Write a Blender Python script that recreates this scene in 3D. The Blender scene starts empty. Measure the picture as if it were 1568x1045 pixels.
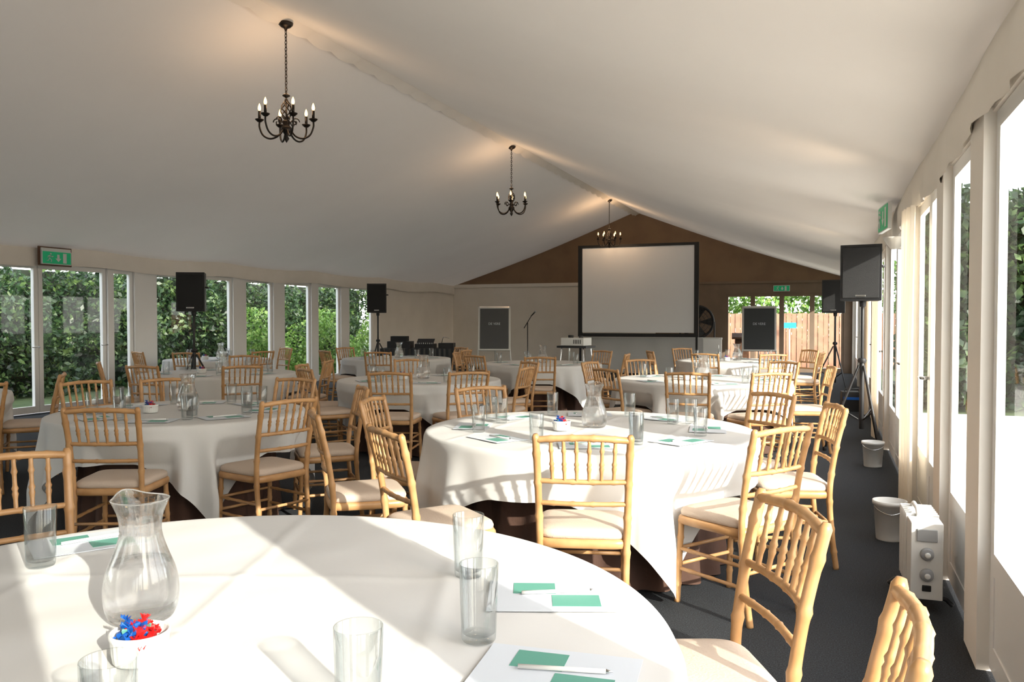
import bpy, math, random
import numpy as np
from mathutils import Vector, Matrix
random.seed(4); rng=np.random.default_rng(4)
S=bpy.context.scene
PI=math.pi
# ------------------------------------------------------------ materials
def nt(name):
    m=bpy.data.materials.new(name); m.use_nodes=True
    t=m.node_tree; return m,t,t.nodes['Principled BSDF'],t.nodes['Material Output']
def mat(name,col,rough=.5,metal=0,col2=None,nscale=8,bump=0,bscale=40,emit=None,estr=0,sheen=0,detail=4,lo=.35,hi=.65,transl=0):
    m,t,b,o=nt(name)
    b.inputs['Base Color'].default_value=(*col,1); b.inputs['Roughness'].default_value=rough
    b.inputs['Metallic'].default_value=metal
    tc=t.nodes.new('ShaderNodeTexCoord')
    if col2:
        n=t.nodes.new('ShaderNodeTexNoise'); n.inputs['Scale'].default_value=nscale; n.inputs['Detail'].default_value=detail
        r=t.nodes.new('ShaderNodeValToRGB'); r.color_ramp.elements[0].color=(*col,1); r.color_ramp.elements[1].color=(*col2,1)
        r.color_ramp.elements[0].position=lo; r.color_ramp.elements[1].position=hi
        t.links.new(tc.outputs['Object'],n.inputs['Vector']); t.links.new(n.outputs['Fac'],r.inputs['Fac']); t.links.new(r.outputs['Color'],b.inputs['Base Color'])
    if bump:
        n=t.nodes.new('ShaderNodeTexNoise'); n.inputs['Scale'].default_value=bscale; n.inputs['Detail'].default_value=3
        bp=t.nodes.new('ShaderNodeBump'); bp.inputs['Strength'].default_value=bump; bp.inputs['Distance'].default_value=.02
        t.links.new(tc.outputs['Object'],n.inputs['Vector']); t.links.new(n.outputs['Fac'],bp.inputs['Height']); t.links.new(bp.outputs['Normal'],b.inputs['Normal'])
    if emit:
        b.inputs['Emission Color'].default_value=(*emit,1); b.inputs['Emission Strength'].default_value=estr
    if sheen: b.inputs['Sheen Weight'].default_value=sheen
    if transl:
        ts=t.nodes.new('ShaderNodeBsdfTranslucent'); ts.inputs['Color'].default_value=(*col,1)
        mx=t.nodes.new('ShaderNodeMixShader'); mx.inputs[0].default_value=transl
        t.links.new(b.outputs[0],mx.inputs[1]); t.links.new(ts.outputs[0],mx.inputs[2]); t.links.new(mx.outputs[0],o.inputs['Surface'])
    return m
def thin_glass(name,edge=(.55,.62,.62),tint=(1,1,1),blend=.35,f0=.04,f1=.5):
    m,t,b,o=nt(name); t.nodes.remove(b)
    tr=t.nodes.new('ShaderNodeBsdfTransparent'); gl=t.nodes.new('ShaderNodeBsdfGlossy'); gl.inputs['Roughness'].default_value=.02
    lw=t.nodes.new('ShaderNodeLayerWeight'); lw.inputs['Blend'].default_value=blend
    mc=t.nodes.new('ShaderNodeMix'); mc.data_type='RGBA'
    mc.inputs[6].default_value=(*tint,1); mc.inputs[7].default_value=(*edge,1)
    t.links.new(lw.outputs['Facing'],mc.inputs[0]); t.links.new(mc.outputs[2],tr.inputs['Color'])
    mr=t.nodes.new('ShaderNodeMapRange'); mr.inputs['To Min'].default_value=f0; mr.inputs['To Max'].default_value=f1
    t.links.new(lw.outputs['Facing'],mr.inputs['Value'])
    mx=t.nodes.new('ShaderNodeMixShader'); t.links.new(mr.outputs[0],mx.inputs[0]); t.links.new(tr.outputs[0],mx.inputs[1]); t.links.new(gl.outputs[0],mx.inputs[2])
    t.links.new(mx.outputs[0],o.inputs['Surface']); return m
def solid_glass(name,ior=1.45,k=.65):
    m,t,b,o=nt(name); t.nodes.remove(b)
    g=t.nodes.new('ShaderNodeBsdfGlass'); g.inputs['IOR'].default_value=ior; g.inputs['Roughness'].default_value=0
    tr=t.nodes.new('ShaderNodeBsdfTransparent'); mx=t.nodes.new('ShaderNodeMixShader'); mx.inputs[0].default_value=k
    t.links.new(tr.outputs[0],mx.inputs[1]); t.links.new(g.outputs[0],mx.inputs[2]); t.links.new(mx.outputs[0],o.inputs['Surface']); return m
def leaf_mat(name,c1,c2,c3,scale=6):
    m,t,b,o=nt(name)
    tc=t.nodes.new('ShaderNodeTexCoord'); n=t.nodes.new('ShaderNodeTexNoise'); n.inputs['Scale'].default_value=scale; n.inputs['Detail'].default_value=8
    r=t.nodes.new('ShaderNodeValToRGB'); e=r.color_ramp.elements; e[0].position=.32; e[1].position=.68; e[0].color=(*c1,1); e[1].color=(*c3,1)
    x=e.new(.5); x.color=(*c2,1)
    t.links.new(tc.outputs['Object'],n.inputs['Vector']); t.links.new(n.outputs['Fac'],r.inputs['Fac']); t.links.new(r.outputs['Color'],b.inputs['Base Color'])
    b.inputs['Roughness'].default_value=.45
    ts=t.nodes.new('ShaderNodeBsdfTranslucent'); t.links.new(r.outputs['Color'],ts.inputs['Color'])
    mx=t.nodes.new('ShaderNodeMixShader'); mx.inputs[0].default_value=.35
    t.links.new(b.outputs[0],mx.inputs[1]); t.links.new(ts.outputs[0],mx.inputs[2]); t.links.new(mx.outputs[0],o.inputs['Surface']); return m

M={}
M['ceil']=mat('ceiling_lining_fabric',(.85,.80,.735),.8,col2=(.82,.77,.705),nscale=.6,bump=.12,bscale=1.5,transl=.018)
M['wall']=mat('cream_wall',(.84,.785,.71),.7,col2=(.80,.745,.67),nscale=2)
M['gable']=mat('brown_gable_fabric',(.27,.175,.105),.9,col2=(.23,.145,.09),nscale=2)
M['tan']=mat('tan_fabric',(.25,.18,.13),.9,col2=(.22,.16,.115),nscale=3)
M['upvc']=mat('white_upvc',(.84,.83,.81),.35)
M['drape']=mat('cream_drape_fabric',(.84,.74,.60),.85,bump=.15,bscale=30,transl=.3)
M['pane']=thin_glass('window_pane_glass',edge=(.74,.80,.78),tint=(.93,.96,.95),blend=.2,f0=.012,f1=.35)
M['carpet']=mat('charcoal_carpet',(.006,.008,.010),.95,col2=(.040,.047,.058),nscale=160,bump=.5,bscale=220,detail=2,lo=.4,hi=.75)
M['cloth']=mat('white_linen',(.655,.65,.64),.8,bump=.14,bscale=7)
M['brown']=mat('chocolate_underskirt',(.085,.042,.028),.85,bump=.2,bscale=20)
M['wood']=mat('limewashed_bamboo_wood',(.56,.32,.145),.36,col2=(.41,.215,.085),nscale=9)
M['pad']=mat('seat_pad_cream',(.58,.47,.38),.9,bump=.15,bscale=150)
M['black']=mat('black_plastic',(.010,.010,.011),.45)
M['grille']=mat('speaker_grille',(.014,.014,.015),.7,bump=.6,bscale=300)
M['iron']=mat('wrought_iron',(.03,.024,.02),.4,metal=.7)
M['bulb']=mat('warm_bulb',(1,.8,.5),.3,emit=(1,.62,.24),estr=3.5)
M['screen']=mat('projection_screen',(.88,.90,.93),.9)
M['slate']=mat('dark_slate_card',(.045,.05,.055),.6)
M['slate_glare']=mat('slate_card_glare',(.07,.075,.08),.5)  # lighter copy of the dark slate, glare painted into its colour
M['white']=mat('white_plastic',(.70,.70,.68),.35)
M['chrome']=mat('chrome',(.7,.7,.7),.2,metal=1)
M['green']=mat('exit_green',(.0,.30,.12),.4,emit=(.0,.45,.18),estr=.2)
M['mint']=mat('sage_green_print',(.11,.33,.26),.6)
M['paper']=mat('white_paper',(.62,.66,.72),.7)
M['red']=mat('red_foil',(.6,.02,.02),.3,metal=.3)
M['blue']=mat('blue_foil',(.01,.10,.42),.3,metal=.3)
M['glass']=thin_glass('tumbler_glass',edge=(.76,.80,.80),tint=(.98,.985,.985),blend=.33,f0=.03,f1=.5)
M['jug']=solid_glass('jug_glass',1.45,.6)
M['water']=solid_glass('water',1.33,.7)
M['grass']=mat('grass',(.03,.055,.015),.9,col2=(.06,.09,.03),nscale=5)
M['paving']=mat('pale_bounce_paving',(.76,.72,.67),.9,col2=(.68,.64,.59),nscale=3,bump=.2,bscale=20)  # kept pale so the ground outside bounces light indoors
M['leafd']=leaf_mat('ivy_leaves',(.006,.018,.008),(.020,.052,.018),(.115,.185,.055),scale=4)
M['leafl']=leaf_mat('shrub_leaves',(.05,.12,.02),(.14,.28,.05),(.40,.52,.16))
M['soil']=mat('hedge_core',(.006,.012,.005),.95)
M['timber']=mat('brown_timber',(.13,.06,.03),.5,col2=(.09,.04,.02),nscale=12)
M['fence']=mat('fence_boards',(.36,.19,.12),.8,col2=(.27,.14,.09),nscale=4)
M['sky_blue']=mat('sign_blue',(.02,.30,.55),.5)
M['grey']=mat('grey_plastic',(.30,.31,.32),.4)

# ------------------------------------------------------------ mesh builder
class MB:
    def __init__(s): s.v=[];s.f=[];s.mi=[];s.sm=[];s.mats=[]
    def mt(s,k):
        if k not in s.mats: s.mats.append(k)
        return s.mats.index(k)
    def add(s,vs,fs,k,smooth=False):
        o=len(s.v); s.v+= [tuple(x) for x in vs]; i=s.mt(k)
        for f in fs: s.f.append(tuple(a+o for a in f)); s.mi.append(i); s.sm.append(smooth)
    def box(s,c,d,k,rz=0,M4=None,taper=1):
        x,y,z=[a/2 for a in d]; vs=[]
        for zz in (-z,z):
            q=1 if zz<0 else taper
            for a,b in((-x,-y),(x,-y),(x,y),(-x,y)):
                a2,b2=a*q,b*q
                p=Vector((a2*math.cos(rz)-b2*math.sin(rz),a2*math.sin(rz)+b2*math.cos(rz),zz))
                if M4 is not None: p=M4@p
                vs.append(p+Vector(c))
        s.add(vs,[(3,2,1,0),(4,5,6,7),(0,1,5,4),(1,2,6,5),(2,3,7,6),(3,0,4,7)],k)
    def b2(s,a,b,k): # by corners
        s.box([(a[i]+b[i])/2 for i in range(3)],[abs(b[i]-a[i]) for i in range(3)],k)
    def tube(s,pts,rad,k,seg=8,cap=True,closed=False):
        pts=[Vector(p) for p in pts]; n=len(pts)
        if not hasattr(rad,'__len__'): rad=[rad]*n
        vs=[];up=None
        for i,p in enumerate(pts):
            a=pts[max(i-1,0)]; b=pts[min(i+1,n-1)]
            if closed: a=pts[(i-1)%n]; b=pts[(i+1)%n]
            t=(b-a).normalized()
            if up is None:
                up=Vector((0,0,1)) if abs(t.z)<.9 else Vector((1,0,0))
            u=(up-t*up.dot(t)).normalized(); w=t.cross(u); up=u
            for j in range(seg):
                an=2*PI*j/seg; vs.append(p+(u*math.cos(an)+w*math.sin(an))*rad[i])
        fs=[]
        for i in range(n-1 if not closed else n):
            for j in range(seg):
                a=i*seg+j;b=i*seg+(j+1)%seg;i2=(i+1)%n
                fs.append((a,b,i2*seg+(j+1)%seg,i2*seg+j))
        if cap and not closed: fs.append(tuple(range(seg-1,-1,-1))); fs.append(tuple(range((n-1)*seg,n*seg)))
        s.add(vs,fs,k,True)
    def lathe(s,prof,k,seg=32,c=(0,0,0),fn=None):
        vs=[];n=len(prof)
        for r,z in prof:
            for j in range(seg):
                a=2*PI*j/seg; p=Vector((r*math.cos(a),r*math.sin(a),z))
                if fn: p=fn(p,a)
                vs.append(p+Vector(c))
        fs=[]
        for i in range(n-1):
            for j in range(seg):
                fs.append((i*seg+j,i*seg+(j+1)%seg,(i+1)*seg+(j+1)%seg,(i+1)*seg+j))
        if prof[0][0]>1e-4: fs.append(tuple(range(seg-1,-1,-1)))
        if prof[-1][0]>1e-4: fs.append(tuple(range((n-1)*seg,n*seg)))
        s.add(vs,fs,k,True)
    def mesh(s,name):
        me=bpy.data.meshes.new(name); me.from_pydata(s.v,[],s.f)
        for k in s.mats: me.materials.append(M[k])
        me.polygons.foreach_set('material_index',s.mi); me.polygons.foreach_set('use_smooth',s.sm); me.update(); return me
    def obj(s,name,loc=(0,0,0),rz=0,bevel=0):
        return place(s.mesh(name),name,loc,rz,bevel)
def place(me,name,loc=(0,0,0),rz=0,bevel=0,parent=None,rot=None):
    o=bpy.data.objects.new(name,me); S.collection.objects.link(o); o.location=loc; o.rotation_euler=rot or (0,0,rz)
    if bevel:
        b=o.modifiers.new('bevel','BEVEL'); b.width=bevel; b.segments=2; b.limit_method='ANGLE'; b.angle_limit=.7
    if parent: o.parent=parent
    return o
def cr(pts,n):
    P=[Vector(p) for p in pts]; P=[P[0]*2-P[1]]+P+[P[-1]*2-P[-2]]; out=[]; m=len(pts)-1
    for i in range(n):
        t=i/(n-1)*m; k=min(int(t),m-1); u=t-k; a,b,c,d=P[k:k+4]
        out.append(.5*((2*b)+(c-a)*u+(2*a-5*b+4*c-d)*u*u+(3*b-a-3*c+d)*u**3))
    return out

# ------------------------------------------------------------ room dims
XL,XR,YB,YF=-11.0,.62,23.1,-4.5
XM=-5.2; ZE,ZR=2.49,4.49; ZW=2.24
b=MB(); b.b2((XL-.1,YF-.1,-.06),(XR+.1,YB+.1,0),'carpet'); b.obj('floor')
b=MB(); b.b2((-70,-40,-.2),(60,80,-.09),'grass'); b.obj('ground_lawn')
b=MB(); b.b2((XR+.12,-16,-.088),(XR+12,14.2,-.05),'paving'); b.obj('bounce_paving')  # pale terrace added to bounce sunlight up onto the ceiling
b=MB(); b.b2((XL-.6,-8,-.088),(XL-.12,24,-.05),'paving'); b.obj('bounce_paving')  # narrow pale strip added on the left, also for bounce light
b=MB(); b.b2((XL,YB+.15,-.088),(XR+.1,26.4,-.05),'paving'); b.obj('bounce_paving')
# slightly translucent marquee lining: a little daylight filters softly through it
def ceil_mesh():
    b=MB(); ny=260; nx=40
    vs=[];fs=[]
    for i in range(ny+1):
        y=YF-.1+(YB-YF+.2)*i/ny
        for j in range(2*nx+1):
            u=j/nx-1; x=XM+(u*(XR-XM+.08) if u>0 else u*(XM-XL+.06)); a=abs(u)
            z=ZR+(ZE-ZR)*a
            z-= .10*math.sin(PI*a)
            ph=(y-.7)/3.0
            z-= .07*(abs(math.sin(PI*ph))**.8)*(a**2) 
            vs.append((x,y,z))
    w=2*nx+1
    for i in range(ny):
        for j in range(2*nx): fs.append((i*w+j,(i+1)*w+j,(i+1)*w+j+1,i*w+j+1))
    b.add(vs,fs,'ceil',True)
    return b
ceil_mesh().obj('ceiling')
# scalloped edge where the two lining panels overlap at the ridge
b=MB(); vs=[];fs=[];n=1800
for i in range(n+1):
    y=YF+(YB-YF)*i/n; p=(y/.46)%1.0; s=math.sin(PI*p)
    vs+=[(XM+.16,y,ZR-.04),(XM+.06,y,ZR-.07-.012*s),(XM+.0-.012*s,y,ZR-.10-.03*s)]
for i in range(n):
    for k in (0,1): fs.append((i*3+k,i*3+k+1,i*3+k+4,i*3+k+3))
b.add(vs,fs,'ceil',True); b.obj('trim_ridge')

# ------------------------------------------------------------ glazed units
def glazed(b,x,y0,y1,z0,z1,kick=0.0,fw=.07,th=.06):
    b.b2((x-th/2,y0,z0),(x+th/2,y0+fw,z1),'upvc'); b.b2((x-th/2,y1-fw,z0),(x+th/2,y1,z1),'upvc')
    b.b2((x-th/2,y0+fw,z1-fw),(x+th/2,y1-fw,z1),'upvc'); b.b2((x-th/2,y0+fw,z0),(x+th/2,y1-fw,z0+fw+.03),'upvc')
    zz=z0+fw+.03
    if kick:
        b.b2((x-th/2,y0+fw,kick-.05),(x+th/2,y1-fw,kick+.04),'upvc'); b.b2((x-.010,y0+fw,zz),(x+.010,y1-fw,kick-.05),'upvc'); zz=kick+.04
    b.add([(x,y0+fw,zz),(x,y1-fw,zz),(x,y1-fw,z1-fw),(x,y0+fw,z1-fw)],[(0,1,2,3)],'pane')
b=MB()
b.b2((XL-.05,YF,ZW),(XL+.05,YB,ZE+.02),'wall')
b.b2((XL-.05,18.3,0),(XL+.05,YB,ZW),'wall')
LP=[(-4.5,-4.3),(-1.5,-1.2),(1.5,1.8),(4.7,5.0),(7.35,7.55),(10.0,10.08),(10.55,11.0),(13.0,13.35),(14.25,14.6),(15.6,15.85),(16.8,17.15)]
for p in LP: b.b2((XL-.05,p[0],0),(XL+.07,p[1],ZW),'upvc')
b.obj('wall_left')
k=1
ends=LP+[(18.3,18.3)]
for i in range(len(ends)-1):
    a,c=ends[i][1],ends[i+1][0]
    if c-a<.2: continue
    n=max(1,round((c-a)/1.15)) if i!=6 else 1
    for q in range(n):
        w=MB(); ya=a+(c-a)*q/n; yb=a+(c-a)*(q+1)/n
        door = 7.5<ya<10.0
        glazed(w,XL,ya+.004,yb-.004,0.02,ZW-.004)
        if door:
            w.tube([(XL+.04,yb-.035,1.0),(XL+.09,yb-.035,1.0),(XL+.09,yb-.15,1.0)],.011,'chrome')
            w.obj('door_%d'%k)
        else: w.obj('window_%d'%k)
        k+=1
# RIGHT wall
b=MB()
b.b2((XR-.03,YF,ZW-.02),(XR+.04,YB,ZE+.02),'wall')
RP=[(-4.5,.12),(-2.3,.12),(.7,.12),(3.85,.16),(5.05,.14),(6.75,.12),(9.75,.12),(12.75,.12),(15.75,.12),(18.75,.12),(21.75,.12),(23.0,.1)]
for p,h in RP: b.b2((XR-.06,p-h,0),(XR+.018,p+h,ZW),'wall')
b.obj('wall_right')
for i in range(len(RP)-1):
    a,c=RP[i][0]+RP[i][1],RP[i+1][0]-RP[i+1][1]; n=max(1,round((c-a)/.95))
    for q in range(n):
        w=MB(); ya=a+(c-a)*q/n; yb=a+(c-a)*(q+1)/n
        glazed(w,XR,ya+.004,yb-.004,.02,ZW-.024,.45,fw=.07,th=.03)
        if q==1 and i>=2:
            w.tube([(XR-.015,ya+.035,1.02),(XR-.055,ya+.035,1.02),(XR-.055,ya+.15,1.02)],.011,'chrome')
            w.obj('door_%d'%k)
        else: w.obj('window_%d'%k)
        k+=1
def valance(x,sgn,name,ztop,zbot):
    b=MB(); vs=[];fs=[];n=300
    for i in range(n+1):
        y=YF+(YB-YF)*i/n; ph=((y-.7)/3.0)
        sag=.05*abs(math.sin(PI*ph))
        w=.012*math.sin(y*7)+.01*math.sin(y*17)
        vs+=[(x,y,ztop),(x+sgn*(.05+w*.5),y,(ztop+zbot)/2),(x+sgn*(.04+w),y,zbot+.02*math.sin(y*2.1)-sag*.3)]
    for i in range(n):
        for q in (0,1): fs.append((i*3+q,i*3+q+1,i*3+q+4,i*3+q+3))
    b.add(vs,fs,'wall',True); b.obj(name)
valance(XR-.03,-1,'trim_valance_right',ZE+.02,ZW-.06)
valance(XL+.06,1,'trim_valance_left',ZE+.02,ZW-.02)
# BACK wall
b=MB()
b.b2((XL,YB,0),(-4.6,YB+.1,2.45),'wall'); b.b2((-4.6,YB,0),(-2.66,YB+.1,2.45),'tan')
b.b2((-2.66,YB,2.12),(XR,YB+.1,2.45),'tan'); b.b2((.35,YB,0),(XR,YB+.1,2.12),'tan')
b.add([(XL,YB,2.45),(XR,YB,2.45),(XM,YB,ZR+.1)],[(0,1,2)],'gable')
b.b2((XL,YB-.04,2.40),(-4.6,YB,2.50),'wall'); b.b2((-4.6,YB-.04,2.40),(XR,YB,2.46),'tan')
b.obj('wall_back')
b=MB()
b.b2((XL,YF-.1,0),(XR,YF,ZE),'wall'); b.add([(XL,YF,ZE),(XR,YF,ZE),(XM,YF,ZR+.1)],[(0,1,2)],'wall'); b.obj('wall_front')
for i,(xa,xb) in enumerate([(-2.66,-1.95),(-1.95,-1.2),(-1.2,-.43),(-.43,.35)]):
    w=MB(); f=.06; y=YB+.05
    for (p,q) in (((xa,0),(xa+f,2.12)),((xb-f,0),(xb,2.12)),((xa+f,2.04),(xb-f,2.12)),((xa+f,0),(xb-f,.12))):
        w.b2((p[0],y-.03,p[1]),(q[0],y+.03,q[1]),'tan')
    w.add([(xa+f,y,.12),(xb-f,y,.12),(xb-f,y,2.04),(xa+f,y,2.04)],[(0,1,2,3)],'pane'); w.obj('door_%d'%k); k+=1
b=MB(); b.b2((XL+.05,18.3,0),(XL+.07,YB,.1),'upvc'); b.obj('baseboard_left')
b=MB(); b.b2((XL,YB-.02,0),(-2.66,YB,.1),'upvc'); b.obj('baseboard_back')

def curtain(y0,y1,x,name,ztop=2.16,zbot=.05):
    b=MB(); nu=60; nz=12; vs=[];fs=[]
    for j in range(nz+1):
        t=j/nz; z=ztop+(zbot-ztop)*t
        pinch=1-.25*math.sin(PI*t)
        for i in range(nu+1):
            u=i/nu; yy=(y0+y1)/2+(u-.5)*(y1-y0)*pinch
            vs.append((x-.035*math.sin(u*PI)-.022*math.sin(u*2*PI*6+.6*t),yy,z))
    for j in range(nz):
        for i in range(nu): a=j*(nu+1)+i; fs.append((a,a+1,a+nu+2,a+nu+1))
    b.add(vs,fs,'drape',True); b.obj(name)
curtain(6.0,6.6,XR-.10,'curtain'); curtain(10.1,10.6,XR-.10,'curtain'); curtain(12.5,13.0,XR-.10,'curtain')

# ------------------------------------------------------------ outside foliage
def foliage(name,n,box,size,key,core=None,shape=None,skew=0):
    lo,hi=np.array(box[0]),np.array(box[1]); 
    c=rng.uniform(lo,hi,(n,3))
    c[:,0]+= .25*np.sin(c[:,1]*2.3+c[:,2]*1.7)+.15*np.sin(c[:,1]*5.1-c[:,2]*4.0)
    c[:,1]+= .25*np.sin(c[:,0]*2.3+c[:,2]*1.7)
    if shape is not None: c=c[shape(c)]; n=len(c)
    a=rng.normal(size=(n,3)); a/=np.linalg.norm(a,axis=1)[:,None]
    q=rng.normal(size=(n,3)); w=np.cross(a,q); w/=np.linalg.norm(w,axis=1)[:,None]
    s=rng.uniform(size[0],size[1],(n,1))
    v=np.stack([c-a*s,c+w*s*.55,c+a*s,c-w*s*.55],1).reshape(-1,3)
    me=bpy.data.meshes.new(name); f=np.arange(4*n).reshape(n,4)
    me.from_pydata(v.tolist(),[],f.tolist()); me.materials.append(M[key]); me.update()
    o=place(me,name)
    if core:
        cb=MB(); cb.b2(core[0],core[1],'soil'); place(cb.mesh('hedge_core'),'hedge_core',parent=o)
    return o
hs=lambda c: c[:,2] < 2.8+.5*np.sin(c[:,1]*.9)+.3*np.sin(c[:,1]*2.7)
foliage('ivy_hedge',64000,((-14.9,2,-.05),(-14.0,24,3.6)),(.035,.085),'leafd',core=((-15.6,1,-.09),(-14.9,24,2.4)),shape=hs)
foliage('flowering_shrub',12000,((-13.2,15.6,-.05),(-12.6,22,1.9)),(.03,.07),'leafl',shape=lambda c:c[:,2]<1.2+.5*np.sin(c[:,1]*2.1))
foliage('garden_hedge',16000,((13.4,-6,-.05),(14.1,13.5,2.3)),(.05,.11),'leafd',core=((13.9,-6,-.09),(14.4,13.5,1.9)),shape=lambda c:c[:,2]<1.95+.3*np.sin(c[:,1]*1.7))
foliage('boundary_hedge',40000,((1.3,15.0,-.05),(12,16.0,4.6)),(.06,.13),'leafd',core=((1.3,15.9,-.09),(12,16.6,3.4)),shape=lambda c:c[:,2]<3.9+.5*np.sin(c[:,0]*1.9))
foliage('garden_shrub',10000,((-4,27.6,-.05),(3,28.4,3.2)),(.06,.12),'leafl')
b=MB()
for i in range(90):
    x=-9+.155*i; b.b2((x,26.95+.02*(i%2),-.09),(x+.145,26.98+.02*(i%2),1.6+.01*(i%3)),'fence')
for z in(.3,1.3): b.b2((-9,27.0,z),(5,27.06,z+.09),'fence')
b.obj('garden_fence')
b=MB(); b.b2((-1.35,26.60,1.15),(-.95,26.63,1.32),'sky_blue'); b.tube([(-1.15,26.65,-.09),(-1.15,26.65,1.3)],.02,'grey'); b.obj('garden_sign')

# ------------------------------------------------------------ chair
def nodes_r(n,base,ts,amp=.30,w=.010):
    return [base*(1+sum(amp*math.exp(-((i/(n-1)-t)/w)**2) for t in ts)) for i in range(n)]
def chair_mesh():
    b=MB()
    def backy(z): 
        return -.19 if z<.45 else -.19-.085*((z-.45)/.47)**1.5
    for s in(-1,1):
        path=cr([(s*.178,-.232,0),(s*.184,-.205,.2),(s*.190,-.190,.44),(s*.196,backy(.68),.68),(s*.203,backy(.91),.91)],64)
        r=nodes_r(64,.0160,[.13,.28,.44,.60,.76,.90],.26,.012)
        r[-1]*=.6; r[-2]*=1.05
        b.tube(path,r,'wood',10)
        path=cr([(s*.192,.205,0),(s*.188,.195,.22),(s*.183,.185,.43)],40)
        b.tube(path,nodes_r(40,.0150,[.2,.45,.75,.95],.26,.018),'wood',10)
        for z in(.27,.17):
            b.tube(cr([(s*.184,-.21,z),(s*.188,.2,z)],24),nodes_r(24,.0095,[.2,.5,.8],.3,.03),'wood',8)
    def rail(z,rr,bow,n=32,ends=.20,ts=(.15,.38,.62,.85)):
        y=backy(z); b.tube([(-ends+2*ends*i/(n-1),y-bow*math.sin(PI*i/(n-1)),z+.012*math.sin(PI*i/(n-1))*(1 if z>.85 else 0)) for i in range(n)],nodes_r(n,rr,ts,.28,.016),'wood',8)
    rail(.885,.0145,.022); rail(.70,.0115,.020,ends=.193); rail(.60,.0110,.018,ends=.19)
    for i in range(6):
        u=(i+1)/7; x=-.19+.38*u; bow=.021*math.sin(PI*u)
        p0=(x*.97,backy(.70)-bow,.70); p1=(x*1.02,backy(.885)-bow,.888)
        b.tube([Vector(p0).lerp(Vector(p1),t/19) for t in range(20)],nodes_r(20,.0080,[.3,.42,.75],.55,.035),'wood',7)
    for z in(.27,.19): b.tube([(-.188,.197,z),(0,.199,z),(.188,.197,z)],.0095,'wood',8)
    b.tube([(-.184,-.21,.24),(.184,-.21,.24)],.0095,'wood',8)
    def slab(prof,k):
        n=40; vs=[];fs=[]
        for (sc,z) in prof:
            for i in range(n):
                a=2*PI*i/n; ca,sa=math.cos(a),math.sin(a); e=.32
                X=math.copysign(abs(ca)**e,ca)*.215; Y=math.copysign(abs(sa)**e,sa)*.212
                X*=1+ .05*(Y/.21); vs.append((X*sc,Y*sc,z))
        m=len(prof)
        for i in range(m-1):
            for j in range(n): fs.append((i*n+j,i*n+(j+1)%n,(i+1)*n+(j+1)%n,(i+1)*n+j))
        fs.append(tuple(range(n-1,-1,-1))); fs.append(tuple(range((m-1)*n,m*n))); b.add(vs,fs,k,True)
    slab([(.94,.398),(.985,.402),(1,.415),(1,.430),(.97,.440),(.9,.441)],'wood')
    slab([(.90,.439),(.955,.444),(.965,.458),(.94,.473),(.87,.482),(.70,.488),(.35,.491),(.02,.492)],'pad')
    return b.mesh('dining_chair')
CH=chair_mesh()

TABLES=[(-1.255,1.325,1.03),(-1.34,4.72,.98),(-4.30,4.55,.86),(-7.0,8.05,.92),(-4.2,8.0,.89),(-1.3,9.05,.95),(-4.05,11.6,.92),(-1.4,13.5,.92),(-6.9,12.3,.92),(-7.55,4.55,.95),(-9.5,10.9,.85)]
CHAIRS=[(-.98,3.36,1,0),(-.20,3.95,1,0),(.03,5.08,1,0),(-.36,5.75,1,0),(-1.86,3.22,1,-.35),(-2.58,3.72,1,0),(-2.68,4.48,1,0),(-2.30,5.45,1,0),
(-3.13,4.22,2,0),(-3.20,5.18,2,.2),(-3.80,3.42,2,0),(-5.2,5.35,2,0),(-5.6,4.9,2,0),(-4.2,5.75,2,0),
(-6.15,4.4,9,0),(-6.6,5.5,9,0),(-6.9,3.4,9,0),
(-2.80,2.10,0,0),(-.10,2.28,0,-.24),(.12,1.50,0,-.13),
(-3.86,6.75,4,0),(-3.2,7.1,4,0),(-4.95,6.95,4,0),(-5.45,7.6,4,0),(-2.95,8.0,4,0),(-3.3,9.05,4,0),(-4.9,9.1,4,0),
(-6.9,6.75,3,0),(-5.9,7.15,3,0),(-7.9,7.1,3,0),(-5.72,8.5,3,0),(-7.6,9.25,3,0),
(-1.24,7.75,5,0),(-2.1,8.05,5,0),(-.50,8.0,5,0),(-2.62,9.3,5,0),(.02,9.3,5,0),(-.5,10.2,5,0),(-2.2,10.1,5,0),
(-3.6,10.3,6,0),(-4.6,10.4,6,0),(-5.3,11.3,6,0),(-2.75,11.7,6,0),(-3.4,12.75,6,0),
(-1.7,12.2,7,0),(-.75,12.35,7,0),(-2.65,12.9,7,0),(-.1,13.3,7,0),(-2.4,14.4,7,0),(-.3,14.4,7,0),
(-6.5,11.0,8,0),(-7.6,11.2,8,0),(-5.6,12.3,8,0),(-6.2,13.4,8,0),(-8.1,12.6,8,0),
(-9.1,9.75,10,0),(-8.35,10.6,10,0),(-9.0,12.05,10,0),(-10.0,9.7,10,0)]
tchairs={i:[] for i in range(len(TABLES))}
for bx,by,ti,j in CHAIRS:
    tx,ty,R=TABLES[ti]; d=Vector((tx-bx,ty-by)); L=d.length
    ang=math.atan2(d.y,d.x)+j
    mn=R+.34
    if L<mn:
        bx=tx-d.x/L*mn; by=ty-d.y/L*mn
    f=Vector((math.cos(ang),math.sin(ang))); c=Vector((bx,by))+f*.26
    place(CH,'dining_chair',(c.x,c.y,0),ang-PI/2); tchairs[ti].append((c,f))

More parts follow.
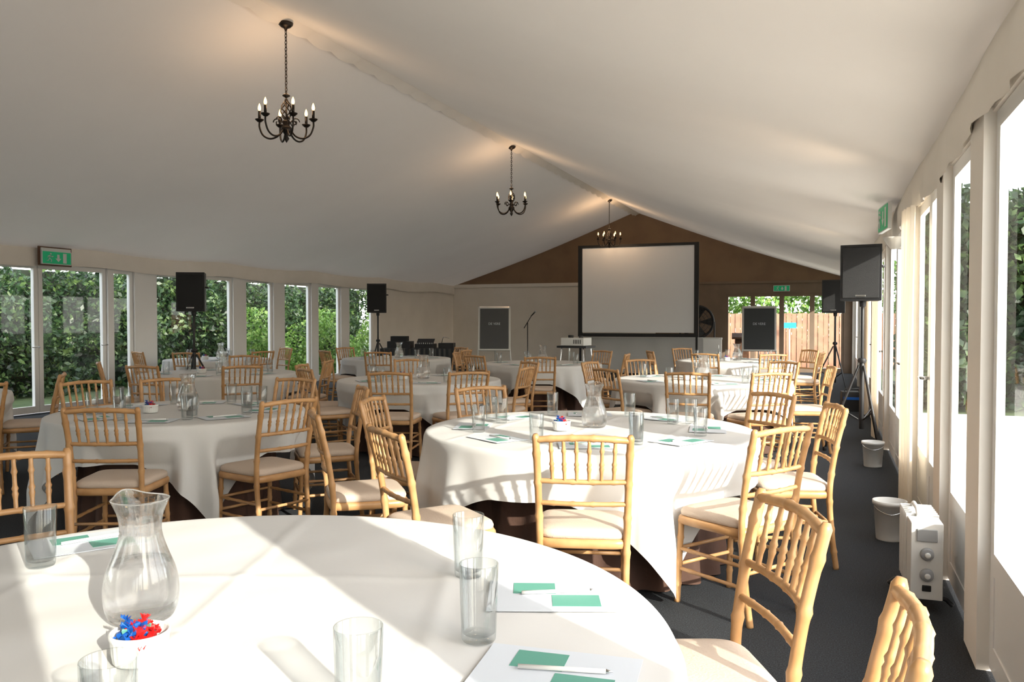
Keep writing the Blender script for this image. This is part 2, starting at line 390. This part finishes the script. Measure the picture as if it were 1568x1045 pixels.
# ------------------------------------------------------------ tables with linen
def table(i,tx,ty,R):
    b=MB(); A=300; rot=[.35,-.06,.2,.5,.1,.75,.3,.6,.9,.4,.2][i]; a0=R+.23; H=.75
    vs=[];fs=[]; rr=random.Random(i*7+1)
    ph=[rr.uniform(0,6.28) for _ in range(6)]
    nt_=64 if i<2 else 12
    rows=[('t',k/nt_) for k in range(1,nt_)]+[('e',0),('e',.5),('e',1)]+[('d',(k+1)/26) for k in range(26)]
    vs.append((0,0,H))
    for typ,t in rows:
        for j in range(A):
            th=2*PI*j/A; ca,sa=math.cos(th),math.sin(th)
            if typ=='t':
                r=R*.985*t; x,y=r*ca,r*sa
                z=H
                if i<2:
                    z+=.0018*math.sin(9*x+ph[0])*math.sin(4*y+ph[1])+.0014*math.sin(21*x+5*y)*math.sin(13*y-4*x)
                    for cx in (-.52,.0,.52):
                        z+=.004*math.exp(-((x*math.cos(rot)+y*math.sin(rot)-cx)/.02)**2)
                    for cx in (-.3,.35): z+=.0035*math.exp(-((-x*math.sin(rot)+y*math.cos(rot)-cx)/.02)**2)
            elif typ=='e':
                an=t*PI/2; r=R*.985+.015*math.sin(an); z=H-.015*(1-math.cos(an))
            else:
                q=th-rot; sq=1/max(abs(math.cos(q)),abs(math.sin(q))); L=min(a0*sq-R,H-.03)
                L=max(L,.25)
                z=H-.015-t*(L-.015)
                s=min(1,t*L/.45)
                fold=(math.sin(17*th+ph[0]+1.5*math.sin(3*th+ph[3]))*.55+math.sin(29*th+ph[1])*.25+math.sin(9*th+ph[2])*.35)
                corner=max(0,(sq-1)/.414)
                r=R+.004+ s*(.018+.036*fold*(1+.8*corner)+.05*corner)
                r=max(r,R-.05*s)
                for c,f in tchairs[i]:
                    px=tx+r*ca-c.x; py=ty+r*sa-c.y; ly=px*f.x+py*f.y; lx=-px*f.y+py*f.x
                    dp=-(ca*f.x+sa*f.y)
                    if dp>.3 and abs(lx)<.30 and ly<.235:
                        fx=min(1,(.30-abs(lx))/.06); fz=min(1,max(0,(.66-z)/.16))
                        r-= min(.3,(.235-ly)/dp)*fx*fz
            vs.append((r*ca,r*sa,z))
    for j in range(A): fs.append((0,1+j,1+(j+1)%A))
    n=len(rows)
    for k in range(n-1):
        for j in range(A):
            o=1+k*A; fs.append((o+j,o+A+j,o+A+(j+1)%A,o+(j+1)%A))
    b.add(vs,fs,'cloth',True)
    vs=[];fs=[]
    for k,z in enumerate((.73,.35,.01)):
        for j in range(A):
            th=2*PI*j/A; r=R-.24+.02*k+.018*k*math.sin(22*th)
            vs.append((r*math.cos(th),r*math.sin(th),z))
    for k in range(2):
        for j in range(A): fs.append((k*A+j,k*A+A+j,k*A+A+(j+1)%A,k*A+(j+1)%A))
    b.add(vs,fs,'brown',True)
    b.lathe([(0,.715),(R-.03,.715),(R-.03,.738),(0,.738)],'timber',48)
    b.obj('round_table',(tx,ty,0))
for i,(x,y,R) in enumerate(TABLES): table(i,x,y,R)

# ------------------------------------------------------------ tableware
def tumbler():
    b=MB(); h=.155
    b.lathe([(0,0),(.0325,0),(.0345,.004),(.0355,.02),(.040,h),(.0393,h+.0012),(.0380,h),(.0330,.016),(.028,.013),(0,.012)],'glass',28); return b.mesh('water_tumbler')
TU=tumbler()
def spout(p,a):
    k=max(0,(p.z-.195)/.07); s=math.exp(-((math.atan2(math.sin(a-.2),math.cos(a-.2)))/.45)**2)
    return Vector((p.x*(1+.30*s*k),p.y*(1+.30*s*k),p.z+.012*s*k))
def jug():
    b=MB(); q=.925
    o=[(0,0),(.060,0),(.070,.004),(.080,.03),(.083,.07),(.077,.11),(.062,.15),(.050,.185),(.046,.21),(.049,.24),(.058,.265),(.065,.280)]
    inn=[(.0625,.281),(.0555,.265),(.0465,.24),(.0435,.21),(.0475,.185),(.0595,.15),(.0745,.11),(.0805,.07),(.077,.03),(.066,.012),(0,.010)]
    def sm(p,n): return [(v.x*q,v.y*q) for v in cr([(x,y,0) for x,y in p],n)]
    b.lathe([(0,0)]+sm(o[1:],44)+sm(inn[:-1],44)+[(0,.010)],'jug',40,fn=spout)
    w=[(0,.0115),(.0655,.0135),(.0762,.03),(.0797,.07),(.0737,.11),(.066,.135)]
    b.lathe([(0,.0115)]+sm(w[1:],20)+[(0,.135*q)],'water',36); return b.mesh('water_jug')
JU=jug()
def ramekin():
    b=MB()
    def flute(p,a): 
        k=1+.02*math.cos(a*24) if .008<p.z<.045 else 1
        return Vector((p.x*k,p.y*k,p.z))
    b.lathe([(0,0),(.045,0),(.048,.004),(.050,.02),(.0515,.044),(.054,.047),(.0545,.055),(.052,.057),(.049,.054),(.046,.02),(0,.018)],'white',96,fn=flute)
    rr=random.Random(3)
    for i in range(18):   # twist-wrapped sweets
        a=rr.uniform(0,6.28); r=rr.uniform(0,.032); z=.043+.012*rr.random()+ (.010 if r<.02 else 0); k='red' if (a<2.4 or a>5.0) else 'blue'
        if i==9: k='mint'
        c=Vector((r*math.cos(a),r*math.sin(a),z)); d=Vector((rr.uniform(-1,1),rr.uniform(-1,1),rr.uniform(-.2,.5))).normalized()
        e=d.cross(Vector((0,0,1))).normalized(); g=d.cross(e)
        vs=[c+d*t*.011+(e*u+g*w)*.0065 for t in(-1,1) for u,w in((-1,-1),(1,-1),(1,1),(-1,1))]
        b.add(vs,[(3,2,1,0),(4,5,6,7),(0,1,5,4),(1,2,6,5),(2,3,7,6),(3,0,4,7)],k)
        for sg in(-1,1):
            b0=c+d*sg*.011; n=7
            fan=[b0]+[b0+d*sg*.014+e*(q/(n-1)-.5)*.024+g*(.004 if q%2 else -.004) for q in range(n)]
            b.add(fan,[(0,q+1,q+2) for q in range(n-1)],k)
    return b.mesh('sweets_ramekin')
RA=ramekin()
def card():
    b=MB(); b.b2((-.148,-.105,0),(.148,.105,.0012),'paper')
    b.b2((-.09,.01,.0013),(.01,.085,.002),'mint'); b.b2((.0,-.075,.0013),(.11,.0,.002),'mint')
    b.tube([(-.07,-.0,.007),(.09,.02,.007)],.0045,'white',8); b.tube([(.09,.02,.007),(.103,.0215,.007)],[.0045,.001],'chrome',8)
    return b.mesh('place_card_with_pen')
CA=card()
zt=.7515
def put(me,x,y,rz=0,z=zt): place(me,me.name,(x,y,z),rz)
put(JU,-1.385,1.345,2.6,zt+.003); put(RA,-1.215,1.175,0,zt+.003)
for x,y in((-1.93,1.54),(-.845,1.87),(-.655,1.50),(-.70,1.12),(-.97,.88)): put(TU,x,y,0,zt+.002)
for x,y,r in((-.60,1.80,.35),(-.46,1.40,.1),(-2.0,1.75,1.0)): put(CA,x,y,r,zt+.003)
for i,(tx,ty,R) in enumerate(TABLES[1:],1):
    rr=random.Random(40+i); N=8 if i<3 else 5; off=rr.uniform(0,.7)
    put(JU,tx+.02,ty+.05,rr.uniform(0,6),zt+.002); put(RA,tx-.12,ty-.16,0,zt+.002)
    for q in range(N):
        a=off+2*PI*q/N
        put(CA,tx+(R-.28)*math.cos(a),ty+(R-.28)*math.sin(a),a+PI/2+rr.uniform(-.2,.2),zt+.003)
        a2=a+.38; put(TU,tx+(R-.30)*math.cos(a2),ty+(R-.30)*math.sin(a2),0,zt+.002)
        if i<3 and q%3==0: put(TU,tx+(R-.40)*math.cos(a2+.08),ty+(R-.40)*math.sin(a2+.08),0,zt+.002)

# ------------------------------------------------------------ chandeliers
def chandelier():
    b=MB()
    b.lathe([(0,0),(.075,0),(.07,-.02),(.05,-.04),(.018,-.055),(.010,-.08),(0,-.08)],'iron',24)
    z=-.075; i=0
    while z>-.70:
        pts=[]
        for q in range(12):
            a=2*PI*q/12; u=.011*math.cos(a); w=.021*math.sin(a)
            pts.append((u,0,z-.018+w) if i%2 else (0,u,z-.018+w))
        b.tube(pts,.0045,'iron',5,closed=True); z-=.034; i+=1
    b.lathe([(0,-.70),(.012,-.705),(.035,-.725),(.04,-.735),(.012,-.75),(.009,-.76),(.02,-.78),(0.0,-.80)],'iron',16)
    for q in range(6):
        pts=[]
        for t in range(17):
            u=t/16; a=2*PI*q/6+u*3.0; r=.012+.045*math.sin(PI*u); pts.append((r*math.cos(a),r*math.sin(a),-.78-.20*u))
        b.tube(pts,.0065,'iron',6)
    b.tube([(0,0,-.76),(0,0,-1.18)],.009,'iron',8)
    b.lathe([(0,-.97),(.03,-.98),(.045,-1.0),(.03,-1.03),(.05,-1.05),(.055,-1.08),(.03,-1.11),(.015,-1.14),(.028,-1.165),(.015,-1.185),(.0,-1.21)],'iron',20)
    for q in range(6):
        a=2*PI*q/6+.35; ca,sa=math.cos(a),math.sin(a)
        P=[(.03,-1.06),(.09,-1.14),(.17,-1.165),(.24,-1.13),(.275,-1.05),(.275,-.99)]
        b.tube([Vector((v[0]*ca,v[0]*sa,v[1])) for v in cr([(r,z,0) for r,z in P],22)],.0095,'iron',7)
        sc=[(.04+.05+.045*math.cos(t*.5)*(1-t*.055),-1.00+.045*math.sin(t*.5)*(1-t*.055)) for t in range(16)]
        b.tube([Vector((r*ca,r*sa,z)) for r,z in sc],.006,'iron',6)
        c=(.275*ca,.275*sa,0)
        b.lathe([(0,-1.0),(.02,-.995),(.042,-.975),(.045,-.968),(.018,-.972),(.016,-.965),(0,-.965)],'iron',14,c=c)
        b.lathe([(0,-.968),(.014,-.968),(.014,-.885),(0,-.885)],'iron',12,c=c)
        b.lathe([(0,-.885),(.008,-.883),(.015,-.868),(.016,-.855),(.012,-.832),(.004,-.812),(0,-.805)],'bulb',12,c=c)
    return b.mesh('chandelier')
CD=chandelier()
def glow(parent,loc,e,col,r=.2):
    l=bpy.data.lights.new('bulb_glow','POINT'); l.energy=e; l.color=col; l.shadow_soft_size=r
    lo=bpy.data.objects.new('bulb_glow',l); S.collection.objects.link(lo); lo.parent=parent; lo.location=loc
for i,y in enumerate((6.95,13.25,20.0)):
    o=place(CD,'chandelier',(XM+.04,y,ZR-.08),.5*i)
    glow(o,(0,0,-.72),(14,16,26)[i],(1,.64,.36))
# small warm wall uplighters on the far right-hand uprights
def uplighter(x,y,sg,lamps):
    b=MB(); b.lathe([(0,-.09),(.03,-.085),(.075,-.02),(.085,.0),(.078,.0),(.03,-.06),(0,-.065)],'white',20); b.tube([(0,0,-.07),(sg*.10,0,-.09)],.015,'white',8)
    o=b.obj('wall_uplighter',(x,y,2.02))
    for e,col,el,size in lamps:
        l=bpy.data.lights.new('uplighter_lamp','SPOT'); l.energy=e; l.color=col; l.spot_size=size; l.spot_blend=1.0; l.shadow_soft_size=.12
        lo=bpy.data.objects.new('uplighter_lamp',l); S.collection.objects.link(lo); lo.parent=o; lo.location=(0,0,.03)
        v=Vector((-sg*math.cos(el),0,math.sin(el))); lo.rotation_euler=v.to_track_quat('-Z','Y').to_euler()
for y in (6.75,12.75): uplighter(XR-.17,y,1,[(18,(1,.74,.50),.45,1.6)])

# ------------------------------------------------------------ speakers on stands
def speaker(name,x,y,zb,h,rz,w=.40,lr=.5,la=.5):
    b=MB(); d=.36
    f=w/2; r=w/2*.68
    vs=[(-f,-d/2,zb),(f,-d/2,zb),(r,d/2,zb),(-r,d/2,zb)]; vs+=[(p[0],p[1],zb+h) for p in vs]
    b.add(vs,[(3,2,1,0),(4,5,6,7),(0,1,5,4),(1,2,6,5),(2,3,7,6),(3,0,4,7)],'black')
    b.b2((-f+.025,-d/2-.012,zb+.03),(f-.025,-d/2+.005,zb+h-.03),'grille')
    b.b2((-.05,-d/2-.016,zb+.04),(.05,-d/2-.01,zb+.06),'chrome')
    b.tube([(f-.01,-.08,zb+h*.62),(f+.012,-.06,zb+h*.62),(f+.005,.04,zb+h*.62),(f-.04,.06,zb+h*.62)],.012,'black')
    b.tube([(0,0,zb),(0,0,.85)],.0175,'black',12); b.tube([(0,0,.95),(0,0,.25)],.024,'black',12)
    b.lathe([(0,.95),(.04,.95),(.045,.98),(.03,1.0),(0,1.0)],'black',12); b.lathe([(0,zb-.06),(.03,zb-.06),(.035,zb),(0,zb)],'black',12)
    for q in range(3):
        a=2*PI*q/3+la-rz
        b.tube([(.03*math.cos(a),.03*math.sin(a),.92),(lr*math.cos(a),lr*math.sin(a),.02)],.013,'black')
        b.tube([(.03*math.cos(a),.03*math.sin(a),.35),(lr*.55*math.cos(a),lr*.55*math.sin(a),.45)],.009,'black')
        b.lathe([(0,0),(.02,0),(.02,.04),(0,.04)],'black',10,c=(lr*math.cos(a),lr*math.sin(a),0))
    b.obj(name,(x,y,0),rz,bevel=.008)
speaker('loudspeaker_on_stand',-8.30,9.05,1.52,.54,.5,w=.38)
speaker('loudspeaker_on_stand',-8.74,14.8,1.55,.60,.4)
speaker('loudspeaker_on_stand',.325,9.35,1.60,.58,-.15,.40,lr=.36,la=PI)
speaker('loudspeaker_on_stand',.10,16.1,1.53,.60,-.2,lr=.45,la=PI)

# ------------------------------------------------------------ projection screen
b=MB(); x0,x1,z0,z1=-6.14,-3.03,.97,3.34; y=20.6; w=.11
b.b2((x0+w,y-.01,z0+w),(x1-w,y+.01,z1-w*.6),'screen')
b.b2((x0,y-.03,z0),(x0+w,y+.03,z1),'black'); b.b2((x1-w,y-.03,z0),(x1,y+.03,z1),'black')
b.b2((x0+w,y-.03,z1-w*.6),(x1-w,y+.03,z1),'black'); b.b2((x0+w,y-.03,z0),(x1-w,y+.03,z0+w*.8),'black')
for xx in (x0+.05,x1-.05): 
    b.b2((xx-.025,y,0),(xx+.025,y+.05,z0+.2),'black'); b.tube([(xx,y-.25,.02),(xx,y+.25,.02)],.02,'black')
b.obj('projection_screen')
b=MB(); vs=[];fs=[];n=120; yt=y+.35
for i in range(n+1):
    x=x0+.1+(x1-x0+.35)*i/n
    vs+=[(x,yt+.004*math.sin(i*.25),.95),(x,yt-.01+.012*math.sin(i*.25+.3)+.008*math.sin(i*.11),.02)]
for i in range(n): fs.append((2*i,2*i+1,2*i+3,2*i+2))
b.add(vs,fs,'cloth',True); b.b2((x0+.1,yt+.01,.90),(x1+.45,yt+.75,.945),'cloth')
for xx in (x0+.2,x1+.35):
    for yy in (yt+.1,yt+.7): b.b2((xx-.02,yy-.02,0),(xx+.02,yy+.02,.9),'chrome')
b.obj('stage_table_with_cloth')

def flip(x,y,rz,sl):
    b=MB(); tilt=Matrix.Rotation(-.16,4,'X')
    def P(px,py,pz): return tilt@Vector((px,py,pz))
    b.box(P(0,0,1.22),(.76,.025,1.04),'white',M4=tilt)
    b.box(P(0,-.02,1.21),(.67,.012,.95),sl,M4=tilt)
    b.box(P(0,-.03,1.72),(.70,.03,.035),'chrome',M4=tilt)
    b.box(P(0,-.05,.70),(.76,.08,.02),'white',M4=tilt)
    for s in(-1,1): b.tube([P(s*.34,0,1.1),P(s*.42,0,.012)],.016,'white')
    b.tube([P(0,.03,1.6),(0,.85,.012)],.014,'white')
    o=place(b.mesh('flip_chart'),'flip_chart',(x,y,.0),rz)
    cu=bpy.data.curves.new('flip_text','FONT'); cu.body='DE VERE'; cu.size=.075; cu.align_x='CENTER'; cu.extrude=.001; cu.materials.append(M['paper'])
    t=bpy.data.objects.new('printed_title',cu); S.collection.objects.link(t); t.parent=o; t.location=P(0,-.035,1.30); t.rotation_euler=(PI/2-.16,0,0)
flip(-7.25,17.5,.35,'slate_glare'); flip(-1.48,19.3,.1,'slate')

b=MB(); b.lathe([(0,0),(.13,0),(.12,.02),(.02,.03),(0,.03)],'black',24)
b.tube([(0,0,.02),(0,0,1.35)],.011,'black'); b.tube([(-.08,0,1.22),(.1,0,1.52)],.009,'black')
b.tube([(.08,0,1.49),(.16,-.02,1.57)],[.012,.016],'black'); b.lathe([(0,-.025),(.018,-.018),(.025,0),(.018,.018),(0,.025)],'grey',12,c=(.175,-.02,1.585))
b.obj('microphone_stand',(-6.2,16.9,0),.2)

b=MB(); b.b2((-.21,-.16,.97),(.21,.16,1.10),'white'); b.lathe([(0,0),(.045,0),(.05,.04),(.035,.045),(.03,.01),(0,.01)],'black',20,c=(-.10,0,1.10))
b.lathe([(0,0),(.04,0),(.035,.03),(0,.035)],'black',16,c=(.08,.02,1.10))
for q in range(5): b.b2((.02+.03*q,-.163,1.0),(.035+.03*q,-.158,1.07),'black')
b.b2((-.27,-.2,.93),(.27,.2,.965),'black')
for s in(-1,1):
    for t in(-1,1): b.tube([(s*.2,t*.15,.93),(s*.27,t*.24,.0)],.012,'chrome')
b.b2((-.24,-.18,.40),(.24,.18,.42),'black'); b.obj('projector_on_stand',(-4.0,13.3,0),-.15,bevel=.006)

b=MB(); b.b2((-.9,-.35,.70),(.9,.35,.74),'black')
vs=[];fs=[];n=120
for i in range(n+1): 
    x=-.9+1.8*i/n; vs+=[(x,-.36+.01*math.sin(i),.74),(x,-.37+.025*math.sin(i*.8),.02)]
for i in range(n): fs.append((2*i,2*i+1,2*i+3,2*i+2))
b.add(vs,fs,'black',True)
b.b2((-.75,-.25,.74),(-.2,.2,.90),'black'); b.b2((-.68,-.2,.90),(-.3,.1,1.02),'grille'); b.b2((-.1,-.25,.74),(.35,.2,.84),'black'); 
b.box((.12,-.05,.88),(.4,.35,.02),'black',M4=Matrix.Rotation(.4,4,'X')); b.b2((.45,-.2,.74),(.8,.2,.86),'black')
for i in range(8): b.tube([(-.05+.05*i,-.2,.84),(-.05+.05*i,-.2,.87)],.008,'white')
b.tube([(.5,0,.86),(.55,-.1,1.0),(.7,-.12,.98)],.008,'chrome')
for s in(-1,1):
    for t in(-1,1): b.b2((s*.85-.02,t*.3-.02,0),(s*.85+.02,t*.3+.02,.7),'black')
b.obj('audio_mixing_desk',(-9.0,17.2,0),.3)

b=MB(); ring=[(.42*math.cos(2*PI*i/36),0,1.35+.42*math.sin(2*PI*i/36)) for i in range(36)]
b.tube(ring,.035,'black',8,closed=True)
for r in(.1,.2,.3): b.tube([(r*math.cos(2*PI*i/30),-.08+.15*r,1.35+r*math.sin(2*PI*i/30)) for i in range(30)],.006,'black',6,closed=True)
for q in range(24): a=2*PI*q/24; b.tube([(0,-.1,1.35),(.41*math.cos(a),0,1.35+.41*math.sin(a))],.004,'black',5)
b.tube([(0,.1,1.35),(0,-.05,1.35)],.08,'black',12)
for q in range(5):
    a=2*PI*q/5; c,s=math.cos(a),math.sin(a)
    b.add([(.04*c,0,1.35+.04*s),(.38*c-.12*s,.04,1.35+.38*s+.12*c),(.38*c+.10*s,-.03,1.35+.38*s-.10*c)],[(0,1,2)],'black')
b.tube([(-.45,.05,0),(-.45,.0,1.35),(-.42,0,1.35)],.02,'black'); b.tube([(.45,.05,0),(.45,0,1.35),(.42,0,1.35)],.02,'black'); b.tube([(-.45,-.3,.02),(-.45,.4,.02)],.02,'black'); b.tube([(.45,-.3,.02),(.45,.4,.02)],.02,'black'); b.tube([(-.45,.05,.1),(.45,.05,.1)],.02,'black')
b.obj('drum_fan',(-3.3,22.2,0),.2)
b=MB(); b.b2((-.22,-.18,0),(.22,.18,.06),'timber'); b.b2((-.17,-.12,.06),(.17,.12,.95),'timber'); b.box((0,-.02,1.0),(.5,.4,.03),'timber',M4=Matrix.Rotation(.3,4,'X')); b.b2((-.25,-.22,.92),(.25,-.2,.97),'timber'); b.obj('lectern',(-2.05,21.3,0),.1,bevel=.006)
b=MB(); b.b2((-.22,-.2,.03),(.22,.2,.95),'white'); b.b2((-.21,-.21,.5),(.21,-.2,.93),'upvc'); b.b2((-.21,-.21,.06),(.21,-.2,.48),'upvc'); b.tube([(.15,-.23,.6),(.15,-.23,.8)],.006,'chrome')
for s in(-1,1): b.b2((s*.18-.02,-.15,0),(s*.18+.02,.15,.03),'black')
b.obj('white_cabinet',(-2.65,20.3,0),.1,bevel=.005)

def arrow_pts(s): return [(-.02*s,.05*s),(.02*s,.05*s),(.02*s,-.01*s),(.05*s,-.01*s),(0,-.06*s),(-.05*s,-.01*s),(-.02*s,-.01*s)]
def exit_sign(loc,rz,w=.52,h=.24,board=True):
    b=MB(); 
    if board: b.b2((-w/2-.03,.02,-h/2-.02),(w/2+.03,.04,h/2+.06),'timber'); b.b2((-w/2,.0,h/2),(w/2,.03,h/2+.04),'white')
    b.b2((-w/2,-.012,-h/2),(w/2,.02,h/2),'white'); b.b2((-w/2+.012,-.016,-h/2+.012),(w/2-.012,-.011,h/2-.012),'green')
    yy=-.019; s=h/.2
    ap=[(x+.02*s,yy,z) for x,z in arrow_pts(s)]; b.add(ap,[(0,1,2,6),(3,4,5)],'white'); 
    b.add([(.10*s,yy,-.075*s),(.16*s,yy,-.075*s),(.16*s,yy,.07*s),(.10*s,yy,.07*s)],[(0,1,2,3)],'white')
    q=-.12*s
    b.lathe([(0,-.014*s),(.010*s,-.01*s),(.014*s,0),(.010*s,.01*s),(0,.014*s)],'white',10,c=(q+.012*s,yy+.006,.055*s))
    for pts in ([(q,.035),(q-.012*s,-.01)],[(q-.012*s,-.01),(q+.02*s,-.035),(q+.015*s,-.07)],[(q-.012*s,-.01),(q-.03*s,-.045),(q-.06*s,-.05)],[(q,.03),(q+.03*s,.01),(q+.05*s,.02)],[(q,.03),(q-.03*s,.02),(q-.04*s,-.005)]):
        b.tube([(x,yy,z*s) for x,z in pts],.007*s,'white',6)
    b.obj('exit_sign',loc,rz)
exit_sign((XL+.20,8.95,2.33),PI/2,.50,.20)
exit_sign((XR-.16,8.2,2.33),-PI/2+.10,.50,.24,False)
exit_sign((-1.2,YB-.1,2.25),0,.42,.16,False)

# oil radiator heater
b=MB(); q=.78
for i in range(6):
    yy=.025+i*.045
    b.b2((-.075,yy,.08),(.075,yy+.018,.56*q),'white')
    b.b2((-.05,yy+.018,.10),(.05,yy+.045,.53*q),'grey')
b.b2((-.07,-.13,.06),(.07,.015,.55*q),'white'); b.b2((-.045,-.136,.34),(.045,-.128,.40),'grey')
for z in(.28,.18):
    b.lathe([(0,-.024),(.028,-.022),(.032,0),(0,0)],'grey',20,fn=lambda p,a,z=z:Vector((p.x,-.128+p.z,z+p.y)))
    b.lathe([(0,-.04),(.012,-.04),(.014,-.024),(0,-.024)],'white',14,fn=lambda p,a,z=z:Vector((p.x,-.128+p.z,z+p.y)))
b.b2((-.02,-.135,.10),(.02,-.128,.13),'black')
b.tube([(-.02,0,.43),(-.02,.05,.46),(-.02,.18,.46),(-.02,.25,.43)],.012,'white')
for yy in(-.03,.24):
    b.tube([(-.13,yy,.012),(-.1,yy,.04),(0,yy,.065),(.1,yy,.04),(.13,yy,.012)],.012,'black')
b.obj('oil_radiator_heater',(.44,4.46,0),.04,bevel=.008)
def bucket(x,y,h=.26,r=.12):
    b=MB(); b.lathe([(0,0),(r*.78,0),(r*.8,.005),(r*.95,h*.9),(r*1.03,h*.9),(r*1.03,h),(r*.95,h),(r*.78,.02),(0,.015)],'white',32)
    b.tube(cr([(-r*1.02,0,h*.92),(-r*.7,-r*.8,h*.8),(0,-r*1.18,h*.72),(r*.7,-r*.8,h*.8),(r*1.02,0,h*.92)],24),.003,'chrome',6)
    b.obj('white_bucket',(x,y,0))
bucket(.37,5.70,.25,.10); bucket(.40,8.5,.24,.10)
b=MB(); b.b2((-.15,-.12,0),(.15,.12,.30),'black'); b.tube([(-.1,0,.30),(-.1,0,.34),(.1,0,.34),(.1,0,.30)],.01,'black'); b.b2((-.13,-.13,.18),(.13,-.12,.22),'blue'); b.obj('tool_case',(.33,13.6,0),.1,bevel=.01)

# ------------------------------------------------------------ light
w=bpy.data.worlds.new('bright_hazy_sky'); S.world=w; w.use_nodes=True; t=w.node_tree
bg=t.nodes['Background']; sky=t.nodes.new('ShaderNodeTexSky'); sky.sky_type='NISHITA'; sky.sun_disc=False; sky.sun_elevation=math.radians(35); sky.sun_rotation=math.radians(120); sky.dust_density=3; sky.air_density=1.0
mx=t.nodes.new('ShaderNodeMix'); mx.data_type='RGBA'; mx.inputs[0].default_value=.87; mx.inputs[7].default_value=(1.0,.972,.95,1)
t.links.new(sky.outputs[0],mx.inputs[6]); t.links.new(mx.outputs[2],bg.inputs['Color']); bg.inputs['Strength'].default_value=3.7
v=Vector((-.766,.522,-.375))
sl=bpy.data.lights.new('sun','SUN'); sl.energy=9; sl.color=(1,.93,.82); sl.angle=.010
so=bpy.data.objects.new('sun',sl); S.collection.objects.link(so); so.rotation_euler=v.to_track_quat('-Z','Y').to_euler(); so.location=(20,-10,15)
cam=bpy.data.cameras.new('camera'); co=bpy.data.objects.new('camera',cam); S.collection.objects.link(co); S.camera=co
cam.sensor_width=36; cam.lens=1250/1568*36; cam.clip_start=.05; cam.clip_end=300
co.location=(0,0,1.4); co.rotation_euler=(math.radians(90-1.47),0,math.radians(21.24))
try: S.view_settings.view_transform='Standard'
except Exception as e: print(e)
